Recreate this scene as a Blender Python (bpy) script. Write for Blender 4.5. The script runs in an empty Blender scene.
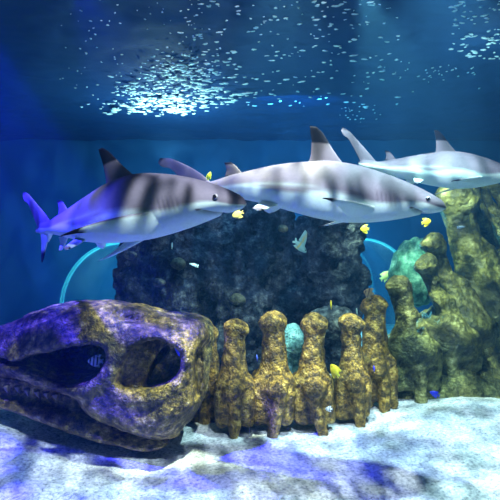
import bpy, bmesh, math, random
import numpy as np
from mathutils import Vector, Matrix, Euler

random.seed(7)
SC = bpy.context.scene
COL = SC.collection
R = math.radians

# ------------------------------------------------------------------ camera
CAMZ = 1.5
F = 480.0
cam = bpy.data.cameras.new('camera')
cam.sensor_width = 36
cam.lens = 36 * F / 500
cam.clip_start = 0.02
camo = bpy.data.objects.new('camera', cam)
camo.location = (0, 0, CAMZ)
camo.rotation_euler = (R(90), 0, 0)
COL.objects.link(camo)
SC.camera = camo


def at(px, py, d):
    return Vector(((px - 250) / F * d, d, CAMZ - (py - 250) / F * d))


# ------------------------------------------------------------------ world, lights, exposure
SC.view_settings.view_transform = 'Standard'
SC.view_settings.look = 'None'
SC.view_settings.gamma = 1
SC.view_settings.exposure = 0.0
w = bpy.data.worlds.new('world')
SC.world = w
w.use_nodes = True
bg = w.node_tree.nodes['Background']
bg.inputs[0].default_value = (0.10, 0.50, 0.66, 1)
bg.inputs[1].default_value = 0.24


def lamp(name, kind, loc, target, color, power, size=0.1, angle=60, blend=0.5, gobo=None):
    l = bpy.data.lights.new(name, kind)
    l.energy = power
    l.color = color
    if kind == 'SPOT':
        l.spot_size = R(angle)
        l.spot_blend = blend
        l.shadow_soft_size = size
    elif kind == 'AREA':
        l.shape = 'DISK'
        l.size = size
    else:
        l.shadow_soft_size = size
    o = bpy.data.objects.new(name, l)
    o.location = loc
    if target is not None:
        o.rotation_euler = (Vector(target) - Vector(loc)).to_track_quat('-Z', 'Y').to_euler()
    COL.objects.link(o)
    if gobo:
        # the rippled water above breaks the beam into bands: strength varies with the beam's direction
        scale, lo, hi, warp, sx, sy = gobo
        l.use_nodes = True
        nt = l.node_tree
        N = nt.nodes
        em = N['Emission']
        tc = N.new('ShaderNodeTexCoord')
        mp = N.new('ShaderNodeMapping')
        mp.inputs['Scale'].default_value = (sx, sy, 1)
        no = N.new('ShaderNodeTexNoise')
        no.inputs['Scale'].default_value = scale
        no.inputs['Detail'].default_value = 1.5
        no.inputs['Distortion'].default_value = warp
        rp = N.new('ShaderNodeMapRange')
        rp.inputs['From Min'].default_value = 0.43
        rp.inputs['From Max'].default_value = 0.58
        rp.inputs['To Min'].default_value = lo
        rp.inputs['To Max'].default_value = hi
        nt.links.new(tc.outputs['Normal'], mp.inputs['Vector'])
        nt.links.new(mp.outputs[0], no.inputs['Vector'])
        nt.links.new(no.outputs['Fac'], rp.inputs['Value'])
        nt.links.new(rp.outputs[0], em.inputs['Strength'])
    return o


# daylight-white tank lamp through the ripples, above and in front
lamp('key_lamp', 'SPOT', (0.5, 0.9, 3.62), (0.05, 3.3, 1.3), (1.0, 0.91, 1.0), 540, 0.02, 110, 0.6,
     gobo=(21.0, 0.05, 1.9, 0.3, 1.3, 0.35))
lamp('sand_fill', 'SPOT', (1.3, 3.0, 3.55), (1.05, 3.5, 0.0), (0.82, 1.0, 0.98), 860, 0.05, 82, 0.8,  # added fill, unseen: whitens the sand towards the right
     gobo=(14.0, 0.5, 1.4, 1.0, 1, 1))
lamp('bone_fill', 'SPOT', (0.3, 2.9, 3.62), (-0.1, 4.1, 0.6), (1.0, 0.92, 0.68), 1050, 0.04, 52, 0.6,  # extra warm spot added to brighten the bones, no source in view
     gobo=(12.0, 0.3, 1.6, 0.6, 1, 1))
lamp('spine_fill', 'SPOT', (0.9, 3.85, 3.64), (2.25, 5.4, 1.2), (0.95, 1.0, 0.72), 1050, 0.05, 62, 0.7,  # unseen spot put in to light the tall spines from the left
     gobo=(11.0, 0.25, 1.6, 1.0, 1, 1))
lamp('blue_lamp', 'SPOT', (-2.0, 2.3, 3.55), (-1.5, 3.1, 0.4), (0.05, 0.03, 1.0), 3600, 0.04, 64, 0.7,
     gobo=(9.0, 0.05, 1.6, 0.8, 1, 1))
lamp('blue_fill_far', 'SPOT', (-1.4, 3.75, 3.64), (-0.5, 3.35, 2.05), (0.04, 0.02, 1.0), 300, 0.03, 46, 0.7,  # second blue light added so the blue reaches the middle shark's tail
     gobo=(11.0, 0.1, 1.6, 0.8, 1, 1))
lamp('surface_lamp', 'SPOT', (-1.25, 7.2, 2.75), (-1.2, 6.9, 4.5), (0.75, 1.0, 0.9), 190, 0.1, 165, 1.0)
lamp('surface_fill_middle', 'SPOT', (0.5, 5.4, 2.7), (0.5, 5.4, 4.5), (0.55, 0.95, 1.0), 16, 0.1, 165, 1.0)  # added uplight under the surface, brightens the blobs in the middle
lamp('surface_fill_right', 'SPOT', (2.5, 5.0, 3.1), (2.5, 5.0, 4.5), (0.6, 1.0, 0.95), 16, 0.1, 150, 1.0)  # unseen uplight added for the bright patch at the right
lamp('reef_fill', 'SPOT', (-0.4, 4.9, 3.5), (-0.2, 6.0, 0.9), (0.3, 0.6, 1.0), 210, 0.08, 75, 0.8)  # unseen top light added to bring out the rock's relief
lamp('back_fill', 'AREA', (0.6, 6.6, 3.4), (0.8, 9.5, 1.0), (0.05, 0.44, 0.95), 60, 1.2)  # unseen disc light added to brighten the blue background

# ------------------------------------------------------------------ numeric helpers
def smoothstep(a, b, x):
    t = np.clip((x - a) / (b - a), 0, 1)
    return t * t * (3 - 2 * t)


_rng = np.random.RandomState(11)
_LAT = _rng.rand(32, 32, 32).astype(np.float32)


def vnoise(p):
    i = np.floor(p).astype(np.int64)
    f = (p - i)
    f = f * f * (3 - 2 * f)
    i0 = i & 31
    i1 = (i + 1) & 31
    x0, y0, z0 = i0[..., 0], i0[..., 1], i0[..., 2]
    x1, y1, z1 = i1[..., 0], i1[..., 1], i1[..., 2]
    fx, fy, fz = f[..., 0], f[..., 1], f[..., 2]
    a = _LAT[x0, y0, z0] * (1 - fx) + _LAT[x1, y0, z0] * fx
    b = _LAT[x0, y1, z0] * (1 - fx) + _LAT[x1, y1, z0] * fx
    c = _LAT[x0, y0, z1] * (1 - fx) + _LAT[x1, y0, z1] * fx
    d = _LAT[x0, y1, z1] * (1 - fx) + _LAT[x1, y1, z1] * fx
    return (a * (1 - fy) + b * fy) * (1 - fz) + (c * (1 - fy) + d * fy) * fz


def fbm(p, octaves=4, gain=0.5):
    s = 0
    a = 1.0
    t = 0
    for k in range(octaves):
        s = s + a * (vnoise(p * (2 ** k) + 17.3 * k) - 0.5)
        t += a
        a *= gain
    return s / t * 2


def smin(a, b, k):
    h = np.clip(0.5 + 0.5 * (b - a) / k, 0, 1)
    return b * (1 - h) + a * h - k * h * (1 - h)


def smax(a, b, k):
    return -smin(-a, -b, k)


def cone(P, a, b, ra, rb):
    a = np.array(a, np.float32)
    b = np.array(b, np.float32)
    ab = b - a
    t = np.clip(((P - a) @ ab) / float(ab @ ab), 0, 1)
    d = np.linalg.norm(P - a - t[..., None] * ab, axis=-1)
    return d - (ra + (rb - ra) * t)


def ellip(P, c, r):
    c = np.array(c, np.float32)
    r = np.array(r, np.float32)
    k0 = np.linalg.norm((P - c) / r, axis=-1)
    k1 = np.linalg.norm((P - c) / (r * r), axis=-1) + 1e-6
    return k0 * (k0 - 1) / k1


def grid(lo, hi, h):
    ax = [np.arange(l, u + h, h, dtype=np.float32) for l, u in zip(lo, hi)]
    return np.stack(np.meshgrid(*ax, indexing='ij'), -1)


def surface_nets(f, lo, h):
    nx, ny, nz = f.shape
    ins = f < 0
    acc = np.zeros((nx - 1, ny - 1, nz - 1, 3), np.float32)
    cnt = np.zeros((nx - 1, ny - 1, nz - 1), np.float32)
    sl = lambda o, n: slice(o, o + n - 1)
    corners = [(i, j, k) for i in (0, 1) for j in (0, 1) for k in (0, 1)]
    for c in corners:
        for axis in range(3):
            if c[axis]:
                continue
            e = list(c)
            e[axis] = 1
            va = f[sl(c[0], nx), sl(c[1], ny), sl(c[2], nz)]
            vb = f[sl(e[0], nx), sl(e[1], ny), sl(e[2], nz)]
            m = (va < 0) != (vb < 0)
            t = np.where(m, va / np.where(m, va - vb, 1), 0)
            for ax in range(3):
                acc[..., ax] += np.where(m, c[ax] + (t if ax == axis else 0), 0)
            cnt += m
    act = cnt > 0
    idx = -np.ones(cnt.shape, np.int64)
    ii = np.argwhere(act)
    idx[act] = np.arange(len(ii))
    V = (ii + acc[act] / cnt[act][:, None]) * h + np.array(lo, np.float32)
    Q = []
    for axis in range(3):
        a = ins
        s0 = [slice(1, -1)] * 3
        s1 = [slice(1, -1)] * 3
        s0[axis] = slice(0, -1)
        s1[axis] = slice(1, None)
        i0 = a[tuple(s0)]
        i1 = a[tuple(s1)]
        e = np.argwhere(i0 != i1)
        if len(e) == 0:
            continue
        flip = i0[tuple(e.T)]
        base = e.copy()
        o1, o2 = [(1, 2), (2, 0), (0, 1)][axis]
        for q in (o1, o2):
            base[:, q] += 1
        d1 = np.zeros(3, int)
        d1[o1] = 1
        d2 = np.zeros(3, int)
        d2[o2] = 1
        g = lambda p: idx[p[:, 0], p[:, 1], p[:, 2]]
        q = np.stack([g(base - d1 - d2), g(base - d2), g(base), g(base - d1)], 1)
        q[~flip] = q[~flip][:, ::-1]
        Q.append(q)
    Q = np.concatenate(Q)
    Q = Q[(Q >= 0).all(1)]
    return V, Q


def mesh_obj(name, V, Fc, mats, parent=None, smooth=True, loc=None):
    me = bpy.data.meshes.new(name)
    me.from_pydata([tuple(map(float, v)) for v in V], [], [tuple(map(int, q)) for q in Fc])
    me.validate()
    me.update()
    for m in (mats if isinstance(mats, (list, tuple)) else [mats]):
        me.materials.append(m)
    if smooth:
        me.polygons.foreach_set('use_smooth', [True] * len(me.polygons))
    o = bpy.data.objects.new(name, me)
    COL.objects.link(o)
    if loc is not None:
        o.location = loc
    if parent is not None:
        o.parent = parent
    return o


def vnormals(V, Q):
    n = np.zeros_like(V)
    a = V[Q[:, 2]] - V[Q[:, 0]]
    b = V[Q[:, 3]] - V[Q[:, 1]]
    c = np.cross(a, b)
    for k in range(4):
        np.add.at(n, Q[:, k], c)
    return n / (np.linalg.norm(n, axis=1)[:, None] + 1e-9)


def lsmooth(V, Q, it=2, lam=0.5):
    E = np.concatenate([Q[:, [0, 1]], Q[:, [1, 2]], Q[:, [2, 3]], Q[:, [3, 0]]])
    for _ in range(it):
        s = np.zeros_like(V)
        c = np.zeros(len(V))
        np.add.at(s, E[:, 0], V[E[:, 1]])
        np.add.at(s, E[:, 1], V[E[:, 0]])
        np.add.at(c, E[:, 0], 1)
        np.add.at(c, E[:, 1], 1)
        V = V + lam * (s / np.maximum(c, 1)[:, None] - V)
    return V


def sdf_obj(name, fn, lo, hi, h, mat, rough=(), parent=None, loc=None, smooth_it=2):
    P = grid(lo, hi, h)
    f = fn(P).astype(np.float32)
    f[0] = f[-1] = 1
    f[:, 0] = f[:, -1] = 1
    f[:, :, 0] = f[:, :, -1] = 1
    V, Q = surface_nets(f, lo, h)
    V = lsmooth(V, Q, smooth_it)
    for amp, sc, seed, oc in rough:
        V = V + vnormals(V, Q) * (amp * fbm(V * sc + seed, oc))[:, None]
    return mesh_obj(name, V, Q, mat, parent, True, loc)


def poly_sd(x, z, pts):
    """signed distance to a closed polygon, negative inside"""
    pts = np.array(pts, np.float32)
    d = np.full(x.shape, 1e9, np.float32)
    s = np.zeros(x.shape, bool)
    n = len(pts)
    for i in range(n):
        ax, az = pts[i]
        bx, bz = pts[(i + 1) % n]
        ex, ez = bx - ax, bz - az
        t = np.clip(((x - ax) * ex + (z - az) * ez) / (ex * ex + ez * ez + 1e-12), 0, 1)
        d = np.minimum(d, (x - ax - t * ex) ** 2 + (z - az - t * ez) ** 2)
        c = ((az > z) != (bz > z))
        c &= x < (bx - ax) * (z - az) / (bz - az + 1e-12) + ax
        s ^= c
    d = np.sqrt(d)
    return np.where(s, -d, d)


def smooth_poly(pts, n=2):
    pts = [Vector(p) for p in pts]
    for _ in range(n):
        q = []
        for i in range(len(pts)):
            a, b = pts[i], pts[(i + 1) % len(pts)]
            q += [a * .75 + b * .25, a * .25 + b * .75]
        pts = q
    return [tuple(p) for p in pts]


def tag(o, label, cat, group=None, kind=None):
    o['label'] = label
    o['category'] = cat
    if group:
        o['group'] = group
    if kind:
        o['kind'] = kind
    return o


# ------------------------------------------------------------------ materials
def mat(name):
    m = bpy.data.materials.new(name)
    m.use_nodes = True
    nt = m.node_tree
    return m, nt, nt.nodes['Principled BSDF'], nt.nodes, nt.links


def ramp(N, stops):
    r = N.new('ShaderNodeValToRGB')
    e = r.color_ramp.elements
    while len(e) < len(stops):
        e.new(0.5)
    for q, (p, c) in zip(e, stops):
        q.position = p
        q.color = (*c, 1)
    return r


def noise_mat(name, stops, scale, detail=6, rough=0.8, bump=0.3, bscale=30, bdist=0.01, spec=0.3, stops2=None, scale2=3):
    m, nt, b, N, L = mat(name)
    tc = N.new('ShaderNodeTexCoord')
    no = N.new('ShaderNodeTexNoise')
    no.inputs['Scale'].default_value = scale
    no.inputs['Detail'].default_value = detail
    no.inputs['Roughness'].default_value = 0.72
    L.new(tc.outputs['Object'], no.inputs['Vector'])
    r = ramp(N, stops)
    L.new(no.outputs['Fac'], r.inputs[0])
    out = r.outputs[0]
    if stops2:
        n2 = N.new('ShaderNodeTexNoise')
        n2.inputs['Scale'].default_value = scale2
        n2.inputs['Detail'].default_value = 3
        L.new(tc.outputs['Object'], n2.inputs['Vector'])
        r2 = ramp(N, stops2)
        L.new(n2.outputs['Fac'], r2.inputs[0])
        mx = N.new('ShaderNodeMix')
        mx.data_type = 'RGBA'
        mx.blend_type = 'MULTIPLY'
        mx.inputs['Factor'].default_value = 1
        L.new(out, mx.inputs['A'])
        L.new(r2.outputs[0], mx.inputs['B'])
        out = mx.outputs['Result']
    L.new(out, b.inputs['Base Color'])
    b.inputs['Roughness'].default_value = rough
    b.inputs['Specular IOR Level'].default_value = spec
    bn = N.new('ShaderNodeTexNoise')
    bn.inputs['Scale'].default_value = bscale
    bn.inputs['Detail'].default_value = 5
    L.new(tc.outputs['Object'], bn.inputs['Vector'])
    bp = N.new('ShaderNodeBump')
    bp.inputs['Strength'].default_value = bump
    bp.inputs['Distance'].default_value = bdist
    L.new(bn.outputs['Fac'], bp.inputs['Height'])
    L.new(bp.outputs[0], b.inputs['Normal'])
    return m


def plain(name, c, rough=0.5, spec=0.5):
    m, nt, b, N, L = mat(name)
    b.inputs['Base Color'].default_value = (*c, 1)
    b.inputs['Roughness'].default_value = rough
    b.inputs['Specular IOR Level'].default_value = spec
    return m


M_BONE = noise_mat('weathered_bone', [(0.30, (.014, .010, .004)), (0.44, (.10, .062, .012)), (0.55, (.42, .26, .03)), (0.68, (.90, .68, .20))],
                   20, 12, 0.45, 1.0, 60, 0.03, 0.5,
                   [(0.36, (.25, .25, .22)), (0.62, (1, 1, 1))], 6.0)
M_SKULL = noise_mat('weathered_skull', [(0.30, (.012, .010, .008)), (0.44, (.10, .08, .028)), (0.56, (.40, .29, .055)), (0.68, (.90, .74, .34))],
                    18, 12, 0.45, 1.0, 55, 0.03, 0.5,
                    [(0.36, (.22, .24, .26)), (0.62, (1, 1, 1))], 4.5)
M_RIB = noise_mat('algae_covered_bone', [(0.30, (.012, .016, .008)), (0.46, (.09, .095, .025)), (0.57, (.27, .26, .07)), (0.72, (.60, .60, .30))],
                  13, 12, 0.5, 1.0, 45, 0.04, 0.4,
                  [(0.36, (.20, .26, .26)), (0.62, (1, 1, 1))], 3.2)
M_ROCK = noise_mat('dark_reef_rock', [(0.34, (.003, .004, .009)), (0.5, (.028, .036, .05)), (0.61, (.10, .125, .135)), (0.75, (.30, .34, .28))],
                   11, 9, 0.9, 1.0, 26, 0.05, 0.15,
                   [(0.35, (.3, .35, .5)), (0.62, (1, 1, 1))], 1.6)
M_BOULDER = noise_mat('grey_boulder', [(0.38, (.01, .014, .018)), (0.5, (.06, .08, .085)), (0.62, (.2, .26, .25)), (0.75, (.4, .48, .45))], 10, 8, 0.9, 1.0, 30, 0.04)
M_CORAL = noise_mat('green_coral', [(0.34, (.02, .08, .06)), (0.5, (.08, .28, .20)), (0.68, (.3, .6, .45))], 9, 6, 0.9, 0.8, 30, 0.03)
M_KNOB = noise_mat('dull_coral', [(0.34, (.02, .025, .015)), (0.5, (.08, .09, .055)), (0.68, (.2, .21, .14))], 14, 8, 0.9, 0.8, 40, 0.03)
M_PALE = noise_mat('pale_stone', [(0.34, (.02, .07, .08)), (0.5, (.10, .26, .26)), (0.68, (.35, .6, .58))], 12, 8, 0.9, 1.0, 30, 0.04)
M_SAND = noise_mat('coral_sand', [(0.32, (.16, .18, .20)), (0.46, (.55, .58, .59)), (0.62, (.86, .88, .87))],
                   42, 6, 0.95, 0.8, 60, 0.012, 0.1,
                   [(0.30, (.45, .48, .52)), (0.55, (1, 1, 1))], 4.5)
M_WALL = noise_mat('haze_blue_wall', [(0.3, (.02, .09, .19)), (0.7, (.03, .12, .25))], 1.0, 2, 0.9, 0.1, 3, 0.01, 0.1)  # blue stands for the haze of deep water, put into the wall colour
M_TOOTH = plain('tooth', (.10, .085, .06), 0.5)
M_EYE = plain('eye_black', (.01, .01, .012), 0.15)


def vcol_mat(name, rough=0.45, spec=0.4):
    m, nt, b, N, L = mat(name)
    a = N.new('ShaderNodeVertexColor')
    a.layer_name = 'skin'
    no = N.new('ShaderNodeTexNoise')
    no.inputs['Scale'].default_value = 60
    tc = N.new('ShaderNodeTexCoord')
    L.new(tc.outputs['Object'], no.inputs['Vector'])
    mx = N.new('ShaderNodeMix')
    mx.data_type = 'RGBA'
    mx.blend_type = 'MULTIPLY'
    mx.inputs['Factor'].default_value = 0.25
    L.new(a.outputs['Color'], mx.inputs['A'])
    L.new(no.outputs['Fac'], mx.inputs['B'])
    L.new(mx.outputs['Result'], b.inputs['Base Color'])
    b.inputs['Roughness'].default_value = rough
    b.inputs['Specular IOR Level'].default_value = spec
    return m


M_SHARK = vcol_mat('shark_skin', 0.6, 0.05)
M_FISH = vcol_mat('fish_scales', 0.4, 0.5)

# ------------------------------------------------------------------ tank shell
def box(name, lo, hi, m):
    x0, y0, z0 = lo
    x1, y1, z1 = hi
    V = [(x0, y0, z0), (x1, y0, z0), (x1, y1, z0), (x0, y1, z0), (x0, y0, z1), (x1, y0, z1), (x1, y1, z1), (x0, y1, z1)]
    Fc = [(0, 3, 2, 1), (4, 5, 6, 7), (0, 1, 5, 4), (1, 2, 6, 5), (2, 3, 7, 6), (3, 0, 4, 7)]
    return mesh_obj(name, V, Fc, m, smooth=False)


SURF = 3.7
HX = 6.2
BACK = 9.6
o = box('wall_back', (-HX, BACK, -0.6), (HX, BACK + .2, SURF + .6), M_WALL)
o['kind'] = 'structure'
o = box('wall_left', (-HX - .2, -1.6, -0.6), (-HX, BACK, SURF + .6), M_WALL)
o['kind'] = 'structure'
o = box('wall_right', (HX, -1.6, -0.6), (HX + .2, BACK, SURF + .6), M_WALL)
o['kind'] = 'structure'

# water: a body of faintly scattering blue water filling the tank
mw = bpy.data.materials.new('tank_water')
mw.use_nodes = True
nt = mw.node_tree
nt.nodes.clear()
out = nt.nodes.new('ShaderNodeOutputMaterial')
vs = nt.nodes.new('ShaderNodeVolumeScatter')
vs.inputs['Color'].default_value = (0.10, 0.42, 0.95, 1)
vs.inputs['Density'].default_value = 0.018
vs.inputs['Anisotropy'].default_value = 0.2
va = nt.nodes.new('ShaderNodeVolumeAbsorption')
va.inputs['Color'].default_value = (0.15, 0.75, 0.98, 1)
va.inputs['Density'].default_value = 0.07
ad = nt.nodes.new('ShaderNodeAddShader')
nt.links.new(vs.outputs[0], ad.inputs[0])
nt.links.new(va.outputs[0], ad.inputs[1])
nt.links.new(ad.outputs[0], out.inputs['Volume'])
wb = box('tank_water', (-HX - .3, -1.7, -0.7), (HX + .3, BACK + .3, SURF + .7), mw)
tag(wb, 'clear blue water filling the whole aquarium tank', 'water', kind='structure')

# sand bed
def sand_h(x, y):
    p = np.stack([x, y, np.zeros_like(x)], -1)
    z = 0.05 * fbm(p * 1.3 + 3.1, 3) + 0.018 * fbm(p * 6 + 9, 3)
    z = z + 0.26 * np.exp(-(((x + 2.2) / 0.75) ** 2 + ((y - 4.0) / 1.0) ** 2))
    z = z + 0.10 * np.exp(-(((x - 2.0) / 0.9) ** 2 + ((y - 4.3) / 0.8) ** 2))
    return z


nx, ny = 300, 300
gx = np.linspace(-HX, HX, nx)
gy = np.concatenate([np.linspace(-1.6, 2, 40, endpoint=False), np.linspace(2, 5.5, 190, endpoint=False), np.linspace(5.5, BACK, 70)])
X, Y = np.meshgrid(gx, gy, indexing='ij')
Z = sand_h(X, Y)
p2 = np.stack([X, Y, Z * 0], -1)
Z = Z + 0.008 * fbm(p2 * 25 + 2, 2)
V = np.stack([X, Y, Z], -1).reshape(-1, 3)
I = np.arange(nx * ny).reshape(nx, ny)
Q = np.stack([I[:-1, :-1], I[1:, :-1], I[1:, 1:], I[:-1, 1:]], -1).reshape(-1, 4)
o = mesh_obj('floor', V, Q, M_SAND)
o['kind'] = 'structure'
o['label'] = 'pale coral sand bed with blue light patches'


def sz(x, y):
    return float(sand_h(np.array([x]), np.array([y]))[0])


# rippled water surface seen from below
nx, ny = 260, 220
gx = np.linspace(-HX, HX, nx)
gy = np.linspace(-1.6, BACK, ny)
X, Y = np.meshgrid(gx, gy, indexing='ij')
p = np.stack([X * 2.2, Y * 3.0, X * 0], -1)
Z = SURF + 0.05 * fbm(p, 4, 0.6)
V = np.stack([X, Y, Z], -1).reshape(-1, 3)
I = np.arange(nx * ny).reshape(nx, ny)
Q = np.stack([I[:-1, :-1], I[:-1, 1:], I[1:, 1:], I[1:, :-1]], -1).reshape(-1, 4)
m, nt_, b, N, L = mat('water_surface')
b.inputs['Base Color'].default_value = (.006, .032, .11, 1)
b.inputs['Roughness'].default_value = 0.7
b.inputs['Specular IOR Level'].default_value = 0.15
o = mesh_obj('water_surface', V, Q, m)
tag(o, 'rippled dark blue water surface overhead, seen from below', 'water surface', kind='structure')

# white blobs modelled in place of lamp glints on the ripples, plus bubbles
def flecks():
    VV, FF = [], []
    rs = np.random.RandomState(5)
    nl, ns = 4, 8

    def blob(c, rx, ry, rz, a):
        b0 = len(VV)
        ca, sa = math.cos(a), math.sin(a)
        ph = rs.rand(3) * 6.28
        VV.append((c[0], c[1], c[2] + rz))
        for i in range(1, nl):
            t = math.pi * i / nl
            for j in range(ns):
                u = 2 * math.pi * j / ns
                k = 1 + 0.3 * math.sin(2 * u + ph[0]) + 0.2 * math.sin(3 * u + ph[1])
                x = rx * math.sin(t) * math.cos(u) * k
                y = ry * math.sin(t) * math.sin(u) * k
                VV.append((c[0] + x * ca - y * sa, c[1] + x * sa + y * ca, c[2] + rz * math.cos(t)))
        VV.append((c[0], c[1], c[2] - rz))
        for j in range(ns):
            FF.append((b0, b0 + 1 + j, b0 + 1 + (j + 1) % ns))
            for i in range(nl - 2):
                q = b0 + 1 + i * ns
                FF.append((q + j, q + ns + j, q + ns + (j + 1) % ns, q + (j + 1) % ns))
            q = b0 + 1 + (nl - 2) * ns
            FF.append((q + j, b0 + 1 + (nl - 1) * ns, q + (j + 1) % ns))

    def put(px, py, s, el):
        d = (SURF - 0.05 - CAMZ) * F / (250 - py)
        if d > BACK - .1 or d < 3.5:
            return
        x = (px - 250) / F * d
        k = s * d / F
        blob((x, d, SURF - 0.05 + rs.uniform(-.02, .02)), k * el, k * rs.uniform(1.0, 1.8) , k * 0.55, rs.uniform(-.5, .5))

    # dense cluster of glints by the lamp
    for _ in range(640):
        v = rs.beta(3.0, 1.3)
        py = 35 + v * 80
        wd = 25 + 62 * v
        px = 168 + rs.normal(0, 0.5) * wd + (14 if v < .6 else 0)
        if px > 180 and py > 118 - (px - 180) * .27:
            continue
        if px < 112 + (115 - py) * .15 and rs.rand() < .75:
            continue
        put(px, py, rs.uniform(.5, 1.5) * (0.8 + .4 * v), rs.uniform(1.0, 3.4))
    for _ in range(90):
        put(rs.uniform(60, 200), rs.uniform(-12, 95), rs.uniform(.4, 1.0), rs.uniform(.9, 1.6))
    # scattered flecks to the right
    for _ in range(300):
        put(rs.uniform(180, 400), rs.uniform(-14, 108), rs.uniform(.4, 1.3), rs.uniform(1.0, 3.4))
    for _ in range(130):
        put(rs.uniform(450, 530), rs.uniform(-14, 60), rs.uniform(.5, 1.6), rs.uniform(1.2, 3.4))
    for _ in range(34):
        put(rs.uniform(400, 482), 72 + rs.normal(0, 7), rs.uniform(.5, 1.1), rs.uniform(.8, 1.3))
    for _ in range(26):
        put(rs.uniform(340, 385), rs.uniform(106, 122), rs.uniform(.4, .9), 1)
    return VV, FF


VV, FF = flecks()
m, nt_, b, N, L = mat('glint')
b.inputs['Base Color'].default_value = (.85, .95, .92, 1)
b.inputs['Roughness'].default_value = 0.3
o = mesh_obj('surface_glints', VV, FF, m)
tag(o, 'modelled light glints and bubbles on the water surface overhead', 'glint', kind='stuff')

# ------------------------------------------------------------------ acrylic tunnels behind the reef
def acrylic(name, c, fac):
    m = bpy.data.materials.new(name)
    m.use_nodes = True
    nt = m.node_tree
    N, L = nt.nodes, nt.links
    N.clear()
    out = N.new('ShaderNodeOutputMaterial')
    tr = N.new('ShaderNodeBsdfTransparent')
    tr.inputs[0].default_value = (.8, .95, 1, 1)
    tl = N.new('ShaderNodeBsdfTranslucent')
    tl.inputs[0].default_value = (*c, 1)
    df = N.new('ShaderNodeBsdfGlossy')
    df.inputs['Roughness'].default_value = .15
    a = N.new('ShaderNodeMixShader')
    a.inputs[0].default_value = .3
    L.new(tl.outputs[0], a.inputs[1])
    L.new(df.outputs[0], a.inputs[2])
    s = N.new('ShaderNodeMixShader')
    s.inputs[0].default_value = fac
    L.new(tr.outputs[0], s.inputs[1])
    L.new(a.outputs[0], s.inputs[2])
    L.new(s.outputs[0], out.inputs['Surface'])
    return m


M_ACR = acrylic('acrylic_shell', (.35, .85, .9), 0.22)
M_SEAM = acrylic('acrylic_seam', (.5, 1.0, .95), 0.6)


def arc_sweep(name, c0, c1, r0, r1, thick, mt, parent, n=40, z0=-0.02):
    """half tube (arch) from centre c0 to c1"""
    V, Q = [], []
    d = (Vector(c1) - Vector(c0)).normalized()
    side = d.cross(Vector((0, 0, 1))).normalized()
    ring = []
    for c, r in ((c0, r0), (c1, r1)):
        for rr in (r, r - thick):
            for i in range(n + 1):
                t = math.pi * min(1, max(0, (i - 1) / (n - 2)))
                q = Vector(c) + side * (rr * math.cos(t)) + Vector((0, 0, rr * math.sin(t)))
                if i in (0, n):
                    q.z = -.05
                V.append(q)
    k = n + 1
    for i in range(n):
        Q += [(i, i + 1, 2 * k + i + 1, 2 * k + i), (k + i, 3 * k + i, 3 * k + i + 1, k + i + 1),
              (i, k + i, k + i + 1, i + 1), (2 * k + i, 2 * k + i + 1, 3 * k + i + 1, 3 * k + i)]
    for i in (0, n):
        Q.append((i, 2 * k + i, 3 * k + i, k + i))
    return mesh_obj(name, V, Q, mt, parent)


def tunnel(label, cen, r, direc, length, nseam, light, power):
    root = bpy.data.objects.new('viewing_tunnel', None)
    COL.objects.link(root)
    tag(root, label, 'tunnel')
    d = Vector(direc).normalized()
    c = Vector(cen)
    arc_sweep('acrylic_shell', c, c + d * length, r, r, .04, M_ACR, root)
    for i in range(nseam):
        a = c + d * (length * i / max(1, nseam - 1) - .03)
        arc_sweep('seam_ring', a, a + d * .06, r + .012, r + .012, .03, M_SEAM, root)
    lamp('tunnel_lamp', 'POINT', c + d * (length * .5) + Vector(light), None, (.25, .9, 1.0), power, .12)
    return root


tunnel('clear acrylic viewing tunnel with glowing teal rim left of the reef rock', at(122, 312, 6.9), 1.0, (.25, 1, 0), 2.0, 2, (-.15, -.3, .45), 150)
tunnel('clear acrylic viewing tunnel glowing teal between reef rock and the tall spines', at(362, 292, 7.4), .82, (-.1, 1, 0), 1.8, 2, (0, -.3, .35), 120)

# ------------------------------------------------------------------ reef rock
RK = 6.0


def rock_fn(P):
    f = ellip(P, at(188, 300, RK), (.80, .6, 1.15))
    for (px, py, d, rx, ry, rz) in [(146, 275, 6.1, .30, .5, .62), (156, 330, 6.0, .48, .5, .6), (215, 235, 6.2, .6, .5, .42),
                                    (250, 260, 6.1, .6, .5, .8), (330, 240, 5.9, .42, .45, .45), (325, 280, 6.0, .42, .5, .35),
                                    (349, 268, 5.9, .16, .2, .2), (235, 330, 5.7, .55, .4, .8), (335, 330, 6.0, .32, .4, .7),
                                    (290, 300, 6.2, .5, .4, .9)]:
        f = smin(f, ellip(P, at(px, py, d), (rx, ry, rz)), .12)
    f = smax(f, -ellip(P, at(302, 330, 5.6), (.2, .5, .38)), .1)
    f = smax(f, -ellip(P, at(285, 245, 5.6), (.16, .3, .3)), .1)
    f = smax(f, -ellip(P, at(205, 320, 5.4), (.10, .3, .4)), .1)
    return f


o = sdf_obj('reef_rock', rock_fn, (-2.3, 4.9, -0.2), (1.8, 7.2, 2.6), .035, M_ROCK,
            [(.22, 2.6, 1.0, 3), (.11, 6.5, 5, 3), (.05, 16, 9, 2)], smooth_it=1)
tag(o, 'large dark craggy reef rock in the middle behind the row of vertebrae', 'rock')

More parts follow.
